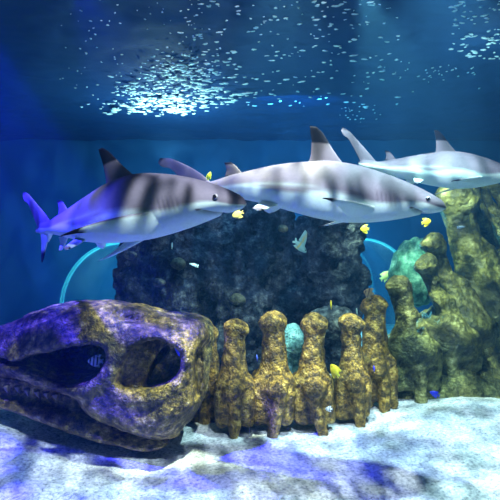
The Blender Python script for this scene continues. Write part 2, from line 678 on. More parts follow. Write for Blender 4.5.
o = sdf_obj('boulder', lambda P: ellip(P, (0, 0, 0), (.26, .22, .15)), (-.45, -.4, -.35), (.45, .4, .35), .02, M_BOULDER,
            [(.06, 6, 3, 3), (.02, 20, 3, 2)], loc=at(331, 322, 5.0))
bx_ = o
tag(o, 'rounded blue-grey boulder between the fourth and fifth spines from the skull', 'rock')
o = sdf_obj('boulder_stack', lambda P: smin(smin(ellip(P, (0, 0, .1), (.17, .15, .26)), ellip(P, (.12, 0, -.12), (.18, .15, .2)), .05), ellip(P, (-.1, -.03, -.2), (.16, .16, .2)), .05),
            (-.4, -.35, -.5), (.45, .35, .5), .018, M_PALE, [(.07, 5, 7, 3), (.015, 20, 3, 2)], loc=at(293, 362, 4.75))
tag(o, 'pale teal stone heap on the sand seen between the second and third full vertebrae', 'rock')

# ribbed green coral dome by the right tunnel
o = sdf_obj('brain_coral', lambda P: ellip(P, (0, 0, 0), (.34, .34, .42)) + .012 * np.sin(P[..., 0] * 60 + 3 * np.sin(P[..., 2] * 7)),
            (-.5, -.5, -.55), (.5, .5, .55), .016, M_CORAL, [(.03, 6, 3, 3)], loc=at(418, 272, 6.0))
tag(o, 'rounded green ribbed coral dome behind the tall slim spine', 'coral')

# ------------------------------------------------------------------ dinosaur skeleton: vertebrae
GV = 'vertebrae of the sunken dinosaur skeleton'


def vertebra(label, base, H, seed, wide=1.0, slim=1.0, tilt=0, yaw=0, m=None, lean=0.0, keel=True, hole=0):
    rs = np.random.RandomState(seed)
    j = lambda s: rs.uniform(-s, s)
    hx = j(.02) + lean
    hr = .105 * slim
    dx = [j(.035) for _ in range(6)]

    def fn(P):
        f = cone(P, (dx[0] * .5, 0, .46), (hx, 0, .92), .100 * slim, .086 * slim)
        head = ellip(P, (hx + .004, 0, .935), (hr * 1.02, .11 * slim, .07))
        head = smin(head, ellip(P, (hx + .07 * slim * (1 if rs.rand() > .5 else -1), -.02, .915), (.055, .07, .045)), .03)
        f = smin(f, head, .05)
        q = np.abs(P - np.array((0, .02, .30), np.float32)) - np.array((.108 * wide, .10, .145), np.float32)
        body = np.linalg.norm(np.maximum(q, 0), axis=-1) + np.minimum(q.max(-1), 0) - .05
        body = smin(body, cone(P, (dx[0] * .5, 0, .66), (0, 0, .44), .07, .145 * wide), .05)
        f = smin(f, body, .06)
        for s in (-1, 1):
            f = smin(f, cone(P, (s * .108 * wide, -.06, .38), (s * (.108 * wide) + dx[1], -.06, .13 + dx[2]), .06, .048), .025)
        f = smin(f, ellip(P, (dx[3], -.15, .42), (.09 * wide, .08, .08)), .035)
        f = smin(f, cone(P, (dx[3], -.14, .42), (hx * .6, -.085 * slim, .70), .05, .03), .03)
        if keel:
            f = smin(f, cone(P, (.02 + dx[4], -.15, .32), (.03 + dx[5] * 1.5, -.14, .03), .05, .045), .03)
        for s in (-1, 1):
            f = smax(f, -ellip(P, (s * .13 * wide, -.19, .42), (.035, .06, .06)), .03)
            f = smax(f, -cone(P, (s * .066 * wide, -.21, .32), (s * .062 * wide, -.19, .06), .022, .03), .02)
        if hole:
            f = smax(f, -ellip(P, (hole * .10 * slim + hx * .35, -.10, .60), (.042, .4, .065)), .03)
        return f

    o = sdf_obj('vertebra', fn, (-.42, -.42, -.06), (.42, .36, 1.06), .0092, m or M_BONE,
                [(.020 / H ** .5, 5.0 * H, seed * 3.7, 3), (.011 / H ** .5, 20 * H, seed * 1.3, 3)])
    o.scale = (H, H, H)
    o.rotation_euler = (0, R(tilt), R(yaw))
    o.location = base
    tag(o, label, 'vertebra', GV)
    return o


def vert_px(label, px, py_top, py_bot, d, seed, **k):
    H = (py_bot - py_top) / F * d
    b = at(px, py_bot, d)
    return vertebra(label, b, H, seed, **k)


vert_px('narrow bone vertebra half hidden behind the back of the skull', 207, 326, 432, 4.3, 1, wide=.8)
vert_px('olive-gold vertebra standing first to the right of the skull', 235, 320, 434, 3.95, 2, wide=1.05)
vert_px('golden vertebra with broad flat cap, second to the right of the skull', 273, 313, 433, 4.0, 3, wide=1.08, slim=1.05)
vert_px('brown vertebra third from the skull, left of the yellow fish', 312, 315, 433, 4.05, 4, wide=1.05, slim=.95)
vert_px('brown vertebra with leaning keel just right of the yellow fish', 351, 315, 427, 4.2, 5, wide=.95, lean=.0)
vert_px('golden-topped vertebra beside the small blue fish on its right', 376, 297, 412, 4.5, 6, wide=.95, lean=-.03)
vert_px('tall vertebra with pale knobbly cap and a small dark hole', 411, 276, 402, 4.7, 7, wide=1.45, slim=.88, lean=-.08, hole=1, m=M_RIB)
vert_px('slim tall vertebra in front of the green coral dome', 443, 254, 400, 4.95, 8, wide=1.5, slim=.55, lean=-.12, hole=-1, m=M_RIB)
vert_px('dark brown-capped vertebra below the tallest rib', 458, 232, 392, 5.25, 9, wide=1.5, slim=.60, lean=-.13, m=M_RIB)
vert_px('largest algae-green spine rising to the third shark on the right', 486, 184, 400, 5.5, 10, wide=1.2, slim=.75, lean=-.16, m=M_RIB, tilt=0)


ribs = bpy.data.objects.new('rib_cage', None)
ribs.location = at(500, 330, 6.0)
COL.objects.link(ribs)
tag(ribs, 'slanting green-brown ribs curving down at the right edge', 'rib cage')
for k, path in enumerate([[(462, 190, 14), (474, 225, 14), (490, 262, 16), (515, 320, 22)],
                          [(478, 186, 9), (492, 214, 9), (512, 240, 11), (545, 285, 15)],
                          [(489, 182, 7), (506, 202, 8), (540, 226, 10), (570, 250, 12)],
                          [(474, 270, 16), (500, 300, 18), (530, 350, 22), (540, 400, 24)],
                          [(500, 262, 9), (520, 285, 11), (545, 320, 14)]]):
    dd = 5.9 + .12 * (k % 2)
    pts = [(at(a, b, dd) - ribs.location, r / F * dd) for a, b, r in path]

    def one(P):
        f = 9.0
        for (a, ra), (b, rb) in zip(pts[:-1], pts[1:]):
            f = smin(f, cone(P, a, b, ra, rb), .04)
        return f
    lo = [min(q[0][i] for q in pts) - .42 for i in range(3)]
    hi = [max(q[0][i] for q in pts) + .42 for i in range(3)]
    sdf_obj('rib', one, lo, hi, .022, M_RIB, [(.05, 3.5, k * 2.2, 3), (.02, 14, k, 3)], parent=ribs)


def base_fn(P):
    f = ellip(P, at(455, 398, 4.95), (.58, .4, .36))
    f = smin(f, ellip(P, at(420, 400, 4.85), (.34, .3, .24)), .1)
    f = smin(f, ellip(P, at(505, 370, 5.4), (.45, .4, .6)), .1)
    f = smin(f, ellip(P, at(465, 350, 5.2), (.35, .3, .35)), .1)
    return f


o = sdf_obj('rock_base', base_fn, (1.1, 4.2, -.3), (3.6, 6.1, 1.6), .028, M_RIB, [(.08, 4, 12, 3), (.03, 12, 5, 3)])
tag(o, 'mossy green-brown rock mound carrying the tall spines on the right', 'rock')

# ------------------------------------------------------------------ skull
SD = 3.72


def s2(px, py):
    q = at(px, py, 3.52)
    return (q.x, q.z)


def skull():
    root = bpy.data.objects.new('dinosaur_skull', None)
    root.location = (at(100, 440, SD).x, SD, 0.0)
    COL.objects.link(root)
    tag(root, 'huge weathered dinosaur skull lying on the sand at the left', 'skull')
    ox, oz = root.location.x, root.location.z
    PT = lambda l: smooth_poly([(s2(*p)[0] - ox, s2(*p)[1] - oz) for p in l], 2)
    upper = PT([(-60, 345), (-25, 333), (5, 322), (30, 311), (60, 304), (90, 302), (118, 303), (140, 307), (158, 314), (170, 316), (190, 317),
                (207, 322), (213, 335), (212, 352), (208, 372), (209, 390), (205, 405), (195, 418), (190, 436), (175, 444), (150, 444), (128, 436), (95, 425), (80, 414), (72, 404), (58, 396),
                (40, 391), (15, 387), (-10, 384), (-60, 380)])
    jaw = PT([(-60, 400), (-10, 398), (15, 401), (40, 405), (62, 411), (80, 412), (100, 420), (130, 432), (165, 440), (170, 447), (152, 452), (128, 450), (98, 444), (62, 431),
              (30, 421), (0, 413), (-60, 412)])
    fen = PT([(18, 361), (40, 352), (66, 346), (92, 341), (105, 340), (111, 345), (112, 355), (108, 366), (98, 375), (84, 381), (68, 382), (50, 377), (35, 369)])
    slit = PT([(-70, 356), (-20, 353), (20, 358), (40, 364), (20, 365), (-20, 361), (-70, 364)])
    orb = PT([(133, 350), (144, 339), (158, 335), (173, 338), (184, 347), (185, 358), (180, 370), (168, 379), (152, 383), (136, 383), (126, 379), (127, 364)])
    dent = PT([(112, 310), (128, 309), (146, 315), (152, 320), (138, 321), (122, 319)])
    notch = PT([(196, 348), (201, 345), (203, 365), (201, 388), (197, 398), (195, 375)])
    gap = PT([(176, 436), (186, 421), (196, 424), (196, 440), (184, 446)])
    mouth = PT([(-60, 376), (0, 380), (45, 388), (80, 405), (110, 422), (80, 418), (40, 410), (0, 404), (-60, 404)])
    T0 = .36

    def cran(P):
        x, y, z = P[..., 0], P[..., 1], P[..., 2]
        x2, z2 = x[:, 0, :], z[:, 0, :]
        e = lambda a: a[:, None, :]
        d2 = poly_sd(x2, z2, upper)
        hf = poly_sd(x2, z2, fen)
        ho = poly_sd(x2, z2, orb)
        hs = poly_sd(x2, z2, slit)
        hd = poly_sd(x2, z2, dent)
        hn = poly_sd(x2, z2, notch)
        hg = poly_sd(x2, z2, gap)
        ins = np.clip(-d2, 0, None)
        t = T0 * np.sqrt(1 - (1 - np.clip(ins / .22, 0, 1)) ** 2)
        xs = x2 + ox
        t = t * (0.62 + 0.38 * smoothstep(-2.2, -1.0, xs))
        for hh, a, wd in ((hf, .05, .06), (ho, .06, .06)):
            t = t + a * np.exp(-((hh - .04) / wd) ** 2) * (ins > .02)
        # cheek swelling and its muscle hollow
        ck = np.exp(-(((x2 + ox - s2(140, 410)[0]) / .3) ** 2 + ((z2 + oz - s2(140, 410)[1]) / .18) ** 2))
        t = t + .09 * ck
        cx, cz = s2(176, 402)
        t = t + .07 * np.exp(-(((x2 + ox - cx) / .13) ** 2 + ((z2 + oz - cz) / .14) ** 2))
        # quadrate bar at the rear sits further in
        qx = s2(198, 380)[0] - ox
        t = t - .12 * smoothstep(qx, qx + .05, x2) * smoothstep(s2(0, 336)[1] - oz, s2(0, 350)[1] - oz, z2) * 1.0
        t = np.clip(t, .0, None)
        f = np.maximum(e(d2), (np.abs(y) - e(t)) * .7)
        f = smax(f, e(d2), .03)
        # windows into the hollow inside: cut only from the near side and the far side, leaving a middle wall
        wall = .05
        cut = lambda hh, dep: np.maximum(e(hh), -(np.abs(y) - dep))
        f = smax(f, -np.maximum(e(hf), y - e(t * .62)), .03)
        f = smax(f, -cut(ho, e(.35 - .17 * smoothstep(s2(136, 0)[0] - ox, s2(172, 0)[0] - ox, x2))), .04)
        f = smax(f, -np.maximum(e(hs), y + .12), .02)
        f = smax(f, -np.maximum(e(hd), y + .20), .03)
        f = smax(f, -cut(hn, .10), .02)
        f = smax(f, -e(hg), .03)
        # deep slot inside the orbit
        sl = poly_sd(x2, z2, PT([(147, 380), (151, 362), (160, 350), (170, 345), (166, 356), (156, 368), (152, 381)]))
        f = smax(f, -cut(sl, .02), .02)
        return f

    xlo = s2(-58, 0)[0] - ox
    xhi = s2(216, 0)[0] - ox + .05
    zlo = s2(0, 450)[1]
    zhi = s2(0, 300)[1] + .06
    cr = sdf_obj('cranium', cran, (xlo, -.55, zlo), (xhi, .55, zhi), .0105, M_SKULL,
                 [(.022, 4.5, 2, 3), (.012, 15, 4, 4)], parent=root)

    def lj(P):
        x, y, z = P[..., 0], P[..., 1], P[..., 2]
        x2, z2 = x[:, 0, :], z[:, 0, :]
        d2 = poly_sd(x2, z2, jaw)
        ins = np.clip(-d2, 0, None)
        t = .07 + .25 * np.sqrt(1 - (1 - np.clip(ins / .10, 0, 1)) ** 2)
        t = t * (0.7 + 0.3 * smoothstep(-2.2, -1.0, x2 + ox))
        f = np.maximum(d2[:, None, :], (np.abs(y) - t[:, None, :]) * .7)
        core = np.maximum(poly_sd(x2, z2, mouth)[:, None, :], np.abs(y) - .12)
        return np.minimum(f, core)

    sdf_obj('lower_jaw', lj, (xlo, -.45, s2(0, 456)[1]), (xhi - .2, .45, s2(0, 372)[1]), .0105, M_SKULL,
            [(.02, 5, 8, 3), (.010, 17, 4, 3)], parent=root)
    # teeth hanging in the mouth slit on the near side
    for i, px in enumerate((-12, -3, 7, 18, 29, 39, 48, 57)):
        x, z = s2(px, 389 + max(0, px - 15) * .18)
        h = random.uniform(.03, .045)
        n = 10
        VV = []
        FF = []
        for a in range(5):
            t = a / 4
            r = .024 * (1 - t * .92)
            for k in range(n):
                u = 2 * math.pi * k / n
                VV.append((x - ox + r * math.cos(u) + .012 * t * t, -.21 - .02 * (i > 3) + r * 1.2 * math.sin(u), z - oz + .03 - (h + .02) * t))
        for a in range(4):
            for k in range(n):
                FF.append((a * n + k, a * n + n + k, a * n + n + (k + 1) % n, a * n + (k + 1) % n))
        FF.append(tuple(range(n)))
        FF.append(tuple(range(5 * n - 1, 4 * n - 1, -1)))
        mesh_obj('tooth', VV, FF, M_TOOTH, root)
    return root


skull()

# ------------------------------------------------------------------ sharks
ST = np.array([0, .01, .03, .06, .10, .16, .22, .30, .38, .46, .54, .62, .70, .76, .80, .84, .90])
TOP = np.array([.0, .013, .024, .036, .050, .068, .083, .098, .098, .088, .074, .057, .042, .031, .030, .030, .012])
BOT = np.array([-.006, -.014, -.023, -.031, -.046, -.065, -.078, -.086, -.082, -.070, -.054, -.038, -.024, -.016, -.014, -.012, -.002])
WID = np.array([.004, .018, .034, .050, .062, .074, .080, .083, .078, .068, .054, .040, .027, .019, .014, .010, .003])


def pchip(s, ys):
    # smooth interpolation of the station tables
    d = np.gradient(ys, ST)
    i = np.clip(np.searchsorted(ST, s) - 1, 0, len(ST) - 2)
    h = ST[i + 1] - ST[i]
    t = (s - ST[i]) / h
    h00 = 2 * t ** 3 - 3 * t ** 2 + 1
    h10 = t ** 3 - 2 * t ** 2 + t
    h01 = -2 * t ** 3 + 3 * t ** 2
    h11 = t ** 3 - t ** 2
    return h00 * ys[i] + h10 * h * d[i] + h01 * ys[i + 1] + h11 * h * d[i + 1]


def loft_body():
    ns, nr = 190, 72
    s = np.linspace(0, 1, ns) ** 1.15 * .90
    V, Q = [], []
    th = np.linspace(0, 2 * np.pi, nr, endpoint=False)
    for a in s:
        tp, bt, wd = pchip(np.array([a]), TOP)[0], pchip(np.array([a]), BOT)[0], pchip(np.array([a]), WID)[0]
        tp = max(tp, .002); bt = min(bt, -.002); wd = max(wd, .002)
        zc = (tp + bt) * .5 - .2 * (tp - bt) * .5
        c, si = np.cos(th), np.sin(th)
        y = wd * np.sign(si) * np.abs(si) ** .92
        z = np.where(c > 0, zc + (tp - zc) * c, zc + (zc - bt) * c)
        # gill slits
        for k in range(5):
            g0 = .162 + k * .0125
            dz = np.exp(-((z + .006) / .018) ** 4)
            y = y * (1 - .03 * np.exp(-((a - g0 - (z * .25)) / .0028) ** 2) * dz * (np.abs(si) > .5))
        # mouth groove under the snout
        mo = .060 + .042 * (np.abs(y) / .055) ** 1.6
        g = np.exp(-((a - mo) / .0065) ** 2) * smoothstep(-.40, -.6, c) * (a < .12)
        z = z + .012 * g
        V += [(-a, yy, zz) for yy, zz in zip(y, z)]
    for i in range(ns - 1):
        for k in range(nr):
            Q.append((i * nr + k, i * nr + (k + 1) % nr, i * nr + nr + (k + 1) % nr, i * nr + nr + k))
    Q.append(tuple(range(nr - 1, -1, -1)))
    Q.append(tuple(range((ns - 1) * nr, ns * nr)))
    return V, Q


def fin(origin, span, chord, secs, n=20, m=11):
    """closed aerofoil fin. secs: (t along span, lead, trail, half-thickness); lead/trail along chord dir"""
    span, chord = Vector(span).normalized(), Vector(chord).normalized()
    nor = span.cross(chord).normalized()
    o = Vector(origin)
    secs = np.array(secs, float)
    tt = np.linspace(secs[0, 0], secs[-1, 0], n)
    V, Q = [], []
    k2 = 2 * m
    for t in tt:
        le, tr, hh = [float(np.interp(t, secs[:, 0], secs[:, q])) for q in (1, 2, 3)]
        for q in range(k2):
            u = 0.5 - 0.5 * math.cos(math.pi * (q / m if q <= m else (k2 - q) / m))
            thick = hh * 2.2 * (math.sqrt(max(u, 0)) * (1 - u) + .06 * u) * (1 if q < m else -1)
            if q in (0, m):
                thick = 0
            V.append(o + span * t + chord * (le + (tr - le) * u) + nor * thick)
    for i in range(n - 1):
        for q in range(k2):
            Q.append((i * k2 + q, i * k2 + (q + 1) % k2, i * k2 + k2 + (q + 1) % k2, i * k2 + k2 + q))
    Q.append(tuple(range(k2 - 1, -1, -1)))
    Q.append(tuple(range((n - 1) * k2, n * k2)))
    return V, Q


def curve_secs(pts, n=14):
    """smooth a sparse section table"""
    pts = np.array(pts, float)
    t = np.linspace(pts[0, 0], pts[-1, 0], n)
    outp = [t]
    for q in (1, 2, 3):
        d = np.gradient(pts[:, q], pts[:, 0])
        i = np.clip(np.searchsorted(pts[:, 0], t) - 1, 0, len(pts) - 2)
        h = pts[i + 1, 0] - pts[i, 0]
        u = (t - pts[i, 0]) / h
        outp.append((2 * u ** 3 - 3 * u ** 2 + 1) * pts[i, q] + (u ** 3 - 2 * u ** 2 + u) * h * d[i] + (-2 * u ** 3 + 3 * u ** 2) * pts[i + 1, q] + (u ** 3 - u ** 2) * h * d[i + 1])
    return np.stack(outp, 1)


def tmp_obj(V, Q):
    me = bpy.data.meshes.new('t')
    me.from_pydata([tuple(v) for v in V], [], Q)
    bm = bmesh.new()
    bm.from_mesh(me)
    bmesh.ops.remove_doubles(bm, verts=bm.verts, dist=1e-6)
    bmesh.ops.dissolve_degenerate(bm, edges=bm.edges, dist=1e-7)
    bmesh.ops.recalc_face_normals(bm, faces=bm.faces)
    bm.to_mesh(me)
    bm.free()
    o = bpy.data.objects.new('t', me)
    COL.objects.link(o)
    return o


def union(base, others):
    for q in others:
        md = base.modifiers.new('b', 'BOOLEAN')
        md.operation = 'UNION'
        md.solver = 'EXACT'
        md.object = q
    dg = bpy.context.evaluated_depsgraph_get()
    me = bpy.data.meshes.new_from_object(base.evaluated_get(dg))
    for q in [base] + others:
        bpy.data.objects.remove(q)
    return me


def shark(name, label, L, bend, pitch_bend, loc, yaw, pitch=0, roll=0, pect=None):
    """unit shark points to +x, snout at 0, tail tip about -1"""
    V, Q = loft_body()
    base = tmp_obj(V, Q)
    parts = []
    # first dorsal
    parts.append(fin((-.30, 0, .075), (0, 0, 1), (-1, 0, 0), curve_secs([(-.0, .0, .135, .010), (.03, .028, .125, .008), (.06, .055, .125, .006), (.09, .078, .128, .0045), (.115, .098, .134, .003), (.130, .118, .137, .0015)])))
    # second dorsal
    parts.append(fin((-.635, 0, .044), (0, 0, 1), (-1, 0, 0), curve_secs([(-.0, .0, .075, .005), (.02, .018, .068, .004), (.035, .034, .072, .003), (.046, .050, .078, .0012)])))
    # anal fin
    parts.append(fin((-.645, 0, -.028), (0, 0, -1), (-1, 0, 0), curve_secs([(-.0, .0, .068, .005), (.018, .018, .062, .004), (.034, .036, .066, .003), (.044, .052, .074, .0012)])))
    # caudal: upper lobe then lower lobe
    parts.append(fin((-.785, 0, .006), (-.78, 0, .62), (-.62, 0, -.78), curve_secs([(-.02, -.025, .045, .010), (.05, -.022, .058, .007), (.10, -.016, .052, .005), (.17, -.008, .036, .004), (.215, -.004, .030, .003), (.235, .0, .040, .003), (.262, .012, .030, .0015)])))
    parts.append(fin((-.80, 0, .002), (-.34, 0, -.94), (-.94, 0, .34), curve_secs([(-.01, -.02, .075, .008), (.04, -.010, .050, .006), (.08, .002, .036, .004), (.115, .012, .032, .002), (.125, .018, .028, .0012)])))
    for s in (-1, 1):
        (po, sp, ch) = pect[0 if s < 0 else 1]
        sp, ch = Vector(sp).normalized(), Vector(ch)
        ch.normalize()
        parts.append(fin((po[0], s * po[1], po[2]), sp, ch, curve_secs([(-.02, -.0, .085, .010), (.04, .008, .084, .008), (.09, .018, .072, .006), (.14, .032, .066, .0045), (.185, .050, .064, .003), (.21, .064, .069, .0015)])))
        # pelvic fin
        sp = Vector((-.45, s * .65, -.6))
        ch = Vector((-.9, -s * .25, .35))
        parts.append(fin((-.50, s * .032, -.050), sp, ch - sp.normalized() * ch.dot(sp.normalized()), curve_secs([(-.0, .0, .060, .005), (.025, .008, .056, .004), (.05, .022, .056, .0025), (.064, .034, .056, .0012)])))
    me = union(base, [tmp_obj(*p) for p in parts])
    n = len(me.vertices)
    co = np.empty(n * 3, np.float32)
    me.vertices.foreach_get('co', co)
    co = co.reshape(-1, 3).astype(np.float64)
    no = np.empty(n * 3, np.float32)
    me.vertices.foreach_get('normal', no)
    no = no.reshape(-1, 3)
    x, y, z = co.T
    s = np.clip(-x, 0, .9)
    tp, bt, wd = pchip(s, TOP), pchip(s, BOT), pchip(s, WID)
    rel = (z - bt) / np.maximum(tp - bt, .004)
    # counter-shading: grey back, pale flank band, white belly
    edge = .40 + .05 * np.sin(s * 23) - .10 * smoothstep(.10, .0, s) + .10 * smoothstep(.5, .8, s)
    back = smoothstep(edge - .05, edge + .05, rel)
    grey = np.array([.20, .185, .22])
    dark = np.array([.12, .11, .14])
    white = np.array([.54, .70, .64])  # greened so the colour carries the teal bounce light on the belly
    g = grey[None] + (dark - grey)[None] * smoothstep(.55, 1.0, rel)[:, None]
    # pale wedge along the flank
    band = np.exp(-((rel - (.50 - .0 * s)) / .045) ** 2) * smoothstep(.34, .46, s) * smoothstep(.75, .6, s)
    colr = white[None] * (1 - back[:, None]) + g * back[:, None]
    colr = colr * (1 - .45 * band[:, None]) + white[None] * .45 * band[:, None]
    # pectoral and pelvic fins: grey above, white beneath
    lat = (np.abs(y) > wd * 1.02 + .004) & (s > .18) & (s < .62)
    up = smoothstep(-.1, .2, no[:, 2])
    colr = np.where(lat[:, None], white[None] * (1 - up[:, None]) + grey[None] * up[:, None], colr)
    black = np.array([.006, .006, .012])

    def paint(mask, c):
        nonlocal colr
        colr = colr * (1 - mask[:, None]) + np.array(c)[None] * mask[:, None]

    paint(smoothstep(.150, .157, z) * (s < .6), black)                                # first dorsal tip
    paint(smoothstep(.078, .086, z) * (s > .6) * (x > -.78), black)                    # second dorsal tip
    paint(smoothstep(-.058, -.078, z) * (x < -.79), black)                              # lower tail lobe
    paint(smoothstep(.145, .155, z) * (x < -.9) * .9, black)                            # upper tail tip
    for po, sp, ch in pect:
        sg = -1 if po is pect[0][0] else 1
        dist = np.sqrt((x - po[0]) ** 2 + (np.abs(y) - po[1]) ** 2 * (y * sg > 0) + 9 * (y * sg < 0) + (z - po[2]) ** 2)
        paint(lat * smoothstep(.190, .205, dist) * (s < .55) * (dist < 1), black)
    # gill slits and mouth line
    for k in range(5):
        g0 = .162 + k * .0125
        paint(.35 * np.exp(-((s - g0 - z * .25) / .0028) ** 2) * np.exp(-((z + .006) / .018) ** 4) * (np.abs(y) > wd * .5), (.05, .04, .05))
    mo = .060 + .042 * (np.abs(y) / .055) ** 1.6
    paint(.9 * np.exp(-((s - mo) / .006) ** 2) * (rel < .27) * (s < .115), (.09, .05, .03))
    # bend the spine: heading angle along the body
    us = np.linspace(0, 1.1, 400)
    ay = np.interp(us, *zip(*[(a, R(b)) for a, b in bend]))
    ap = np.interp(us, *zip(*[(a, R(b)) for a, b in pitch_bend]))
    k = np.ones(25) / 25
    ay = np.convolve(np.pad(ay, 12, 'edge'), k, 'valid')
    ap = np.convolve(np.pad(ap, 12, 'edge'), k, 'valid')
    du = us[1] - us[0]
    tx, ty, tz = -np.cos(ay) * np.cos(ap), np.sin(ay) * np.cos(ap), np.sin(ap)
    cx, cy, cz = [np.concatenate([[0], np.cumsum(q[:-1])]) * du for q in (tx, ty, tz)]
    u = np.clip(-x, 0, 1.1)
    I_ = lambda a: np.interp(u, us, a)
    a_, p_ = I_(ay), I_(ap)
    ex = -x - u
    bx, by, bz = I_(cx), I_(cy), I_(cz)
    # local side and up vectors
    sx, sy = np.sin(a_), np.cos(a_)
    upx, upy, upz = np.cos(a_) * np.sin(p_), -np.sin(a_) * np.sin(p_), np.cos(p_)
    X2 = bx + sx * y + upx * z - np.cos(a_) * ex
    Y2 = by + sy * y + upy * z + np.sin(a_) * ex
    Z2 = bz + upz * z
    me.vertices.foreach_set('co', (np.stack([X2, Y2, Z2], 1) * L).astype(np.float32).ravel())
    ca = me.color_attributes.new('skin', 'FLOAT_COLOR', 'POINT')
    ca.data.foreach_set('color', np.concatenate([colr, np.ones((n, 1))], 1).astype(np.float32).ravel())
    me.materials.clear()
    me.materials.append(M_SHARK)
    me.polygons.foreach_set('use_smooth', [True] * len(me.polygons))
    me.update()
    me.name = name
    o = bpy.data.objects.new(name, me)
    COL.objects.link(o)
    tag(o, label, 'shark', 'blacktip sharks')
    for sgn in (-1, 1):
        a = .066
        yy = pchip(np.array([a]), WID)[0]
        q = int(a / du)
        yo, zo = sgn * yy * .97, .010
        ey = sphere('eye', ((cx[q] + math.sin(ay[q]) * yo) * L, (cy[q] + math.cos(ay[q]) * yo) * L, (cz[q] + zo) * L), .0068 * L, M_EYE, o)
        ir = sphere('iris', (0, 0, 0), .0068 * L, M_IRIS, ey)
        ir.scale = (1.22, .75, 1.1)
    rot = Matrix.Rotation(R(yaw), 4, 'Z') @ Matrix.Rotation(R(pitch), 4, 'Y') @ Matrix.Rotation(R(roll), 4, 'X')
    o.matrix_world = Matrix.Translation(loc) @ rot
    return o


def sphere(name, c, r, m, parent):
    bm = bmesh.new()
    bmesh.ops.create_uvsphere(bm, u_segments=14, v_segments=10, radius=r)
    me = bpy.data.meshes.new(name)
    bm.to_mesh(me)
    bm.free()
    me.materials.append(m)
    me.polygons.foreach_set('use_smooth', [True] * len(me.polygons))
    o = bpy.data.objects.new(name, me)
    COL.objects.link(o)
    o.location = c
    if parent:
        o.parent = parent
    return o


M_IRIS = plain('iris_silver', (.32, .32, .35), .3)

NEAR_P = ((-.205, .064, -.018), (-.86, -.50, .06), (-.72, -.05, -.72))
FAR_P = ((-.265, .045, -.062), (-.93, -.12, -.33), (-.9, .0, .25))
FLAT_P = ((-.205, .058, -.045), (-.55, .80, -.2), (-.8, -.5, -.2))
shark('shark', 'nearest blacktip shark at left, flank and tail lit vivid blue', 1.871,
      [(0, -11.3), (0.25, -11.6), (0.42, 0.7), (0.6, 9.0), (0.8, 15.2), (1.0, 14.7)],
      [(0, 6.3), (0.25, -5.5), (0.42, -11.0), (0.6, -2.8), (0.8, -2.0), (1.0, -6.0)], at(246, 203, 2.3), -31, 0, 2,
      pect=(NEAR_P, FAR_P))
shark('shark', 'large blacktip shark in the centre with tall black-tipped dorsal fin', 2.096,
      [(0, -13.1), (0.25, -11.8), (0.42, -12.8), (0.6, -0.5), (0.8, 24.0), (1.0, 6.2)],
      [(0, 10.3), (0.25, 6.6), (0.42, 7.1), (0.6, 2.3), (0.8, 0.9), (1.0, -11.9)], at(446, 207, 3.05), -21.8, 0, 0.7,
      pect=(((-.205, .064, -.035), (-.45, -.85, .10), (-.80, 0, -.35)), FLAT_P))
shark('shark', 'farthest blacktip shark at upper right, its snout beyond the frame', 1.616,
      [(0, 4.2), (0.25, 9.3), (0.42, 11.2), (0.6, -6.1), (0.8, -27.0), (1.0, -21.3)],
      [(0, 8.5), (0.25, 1.8), (0.42, 1.6), (0.6, -1.5), (0.8, 1.1), (1.0, -0.7)], at(517, 177, 3.95), 11, 0, -0.3,
      pect=(((-.205, .064, -.030), (-.75, -.60, -.12), (-.85, 0, -.35)), FLAT_P))

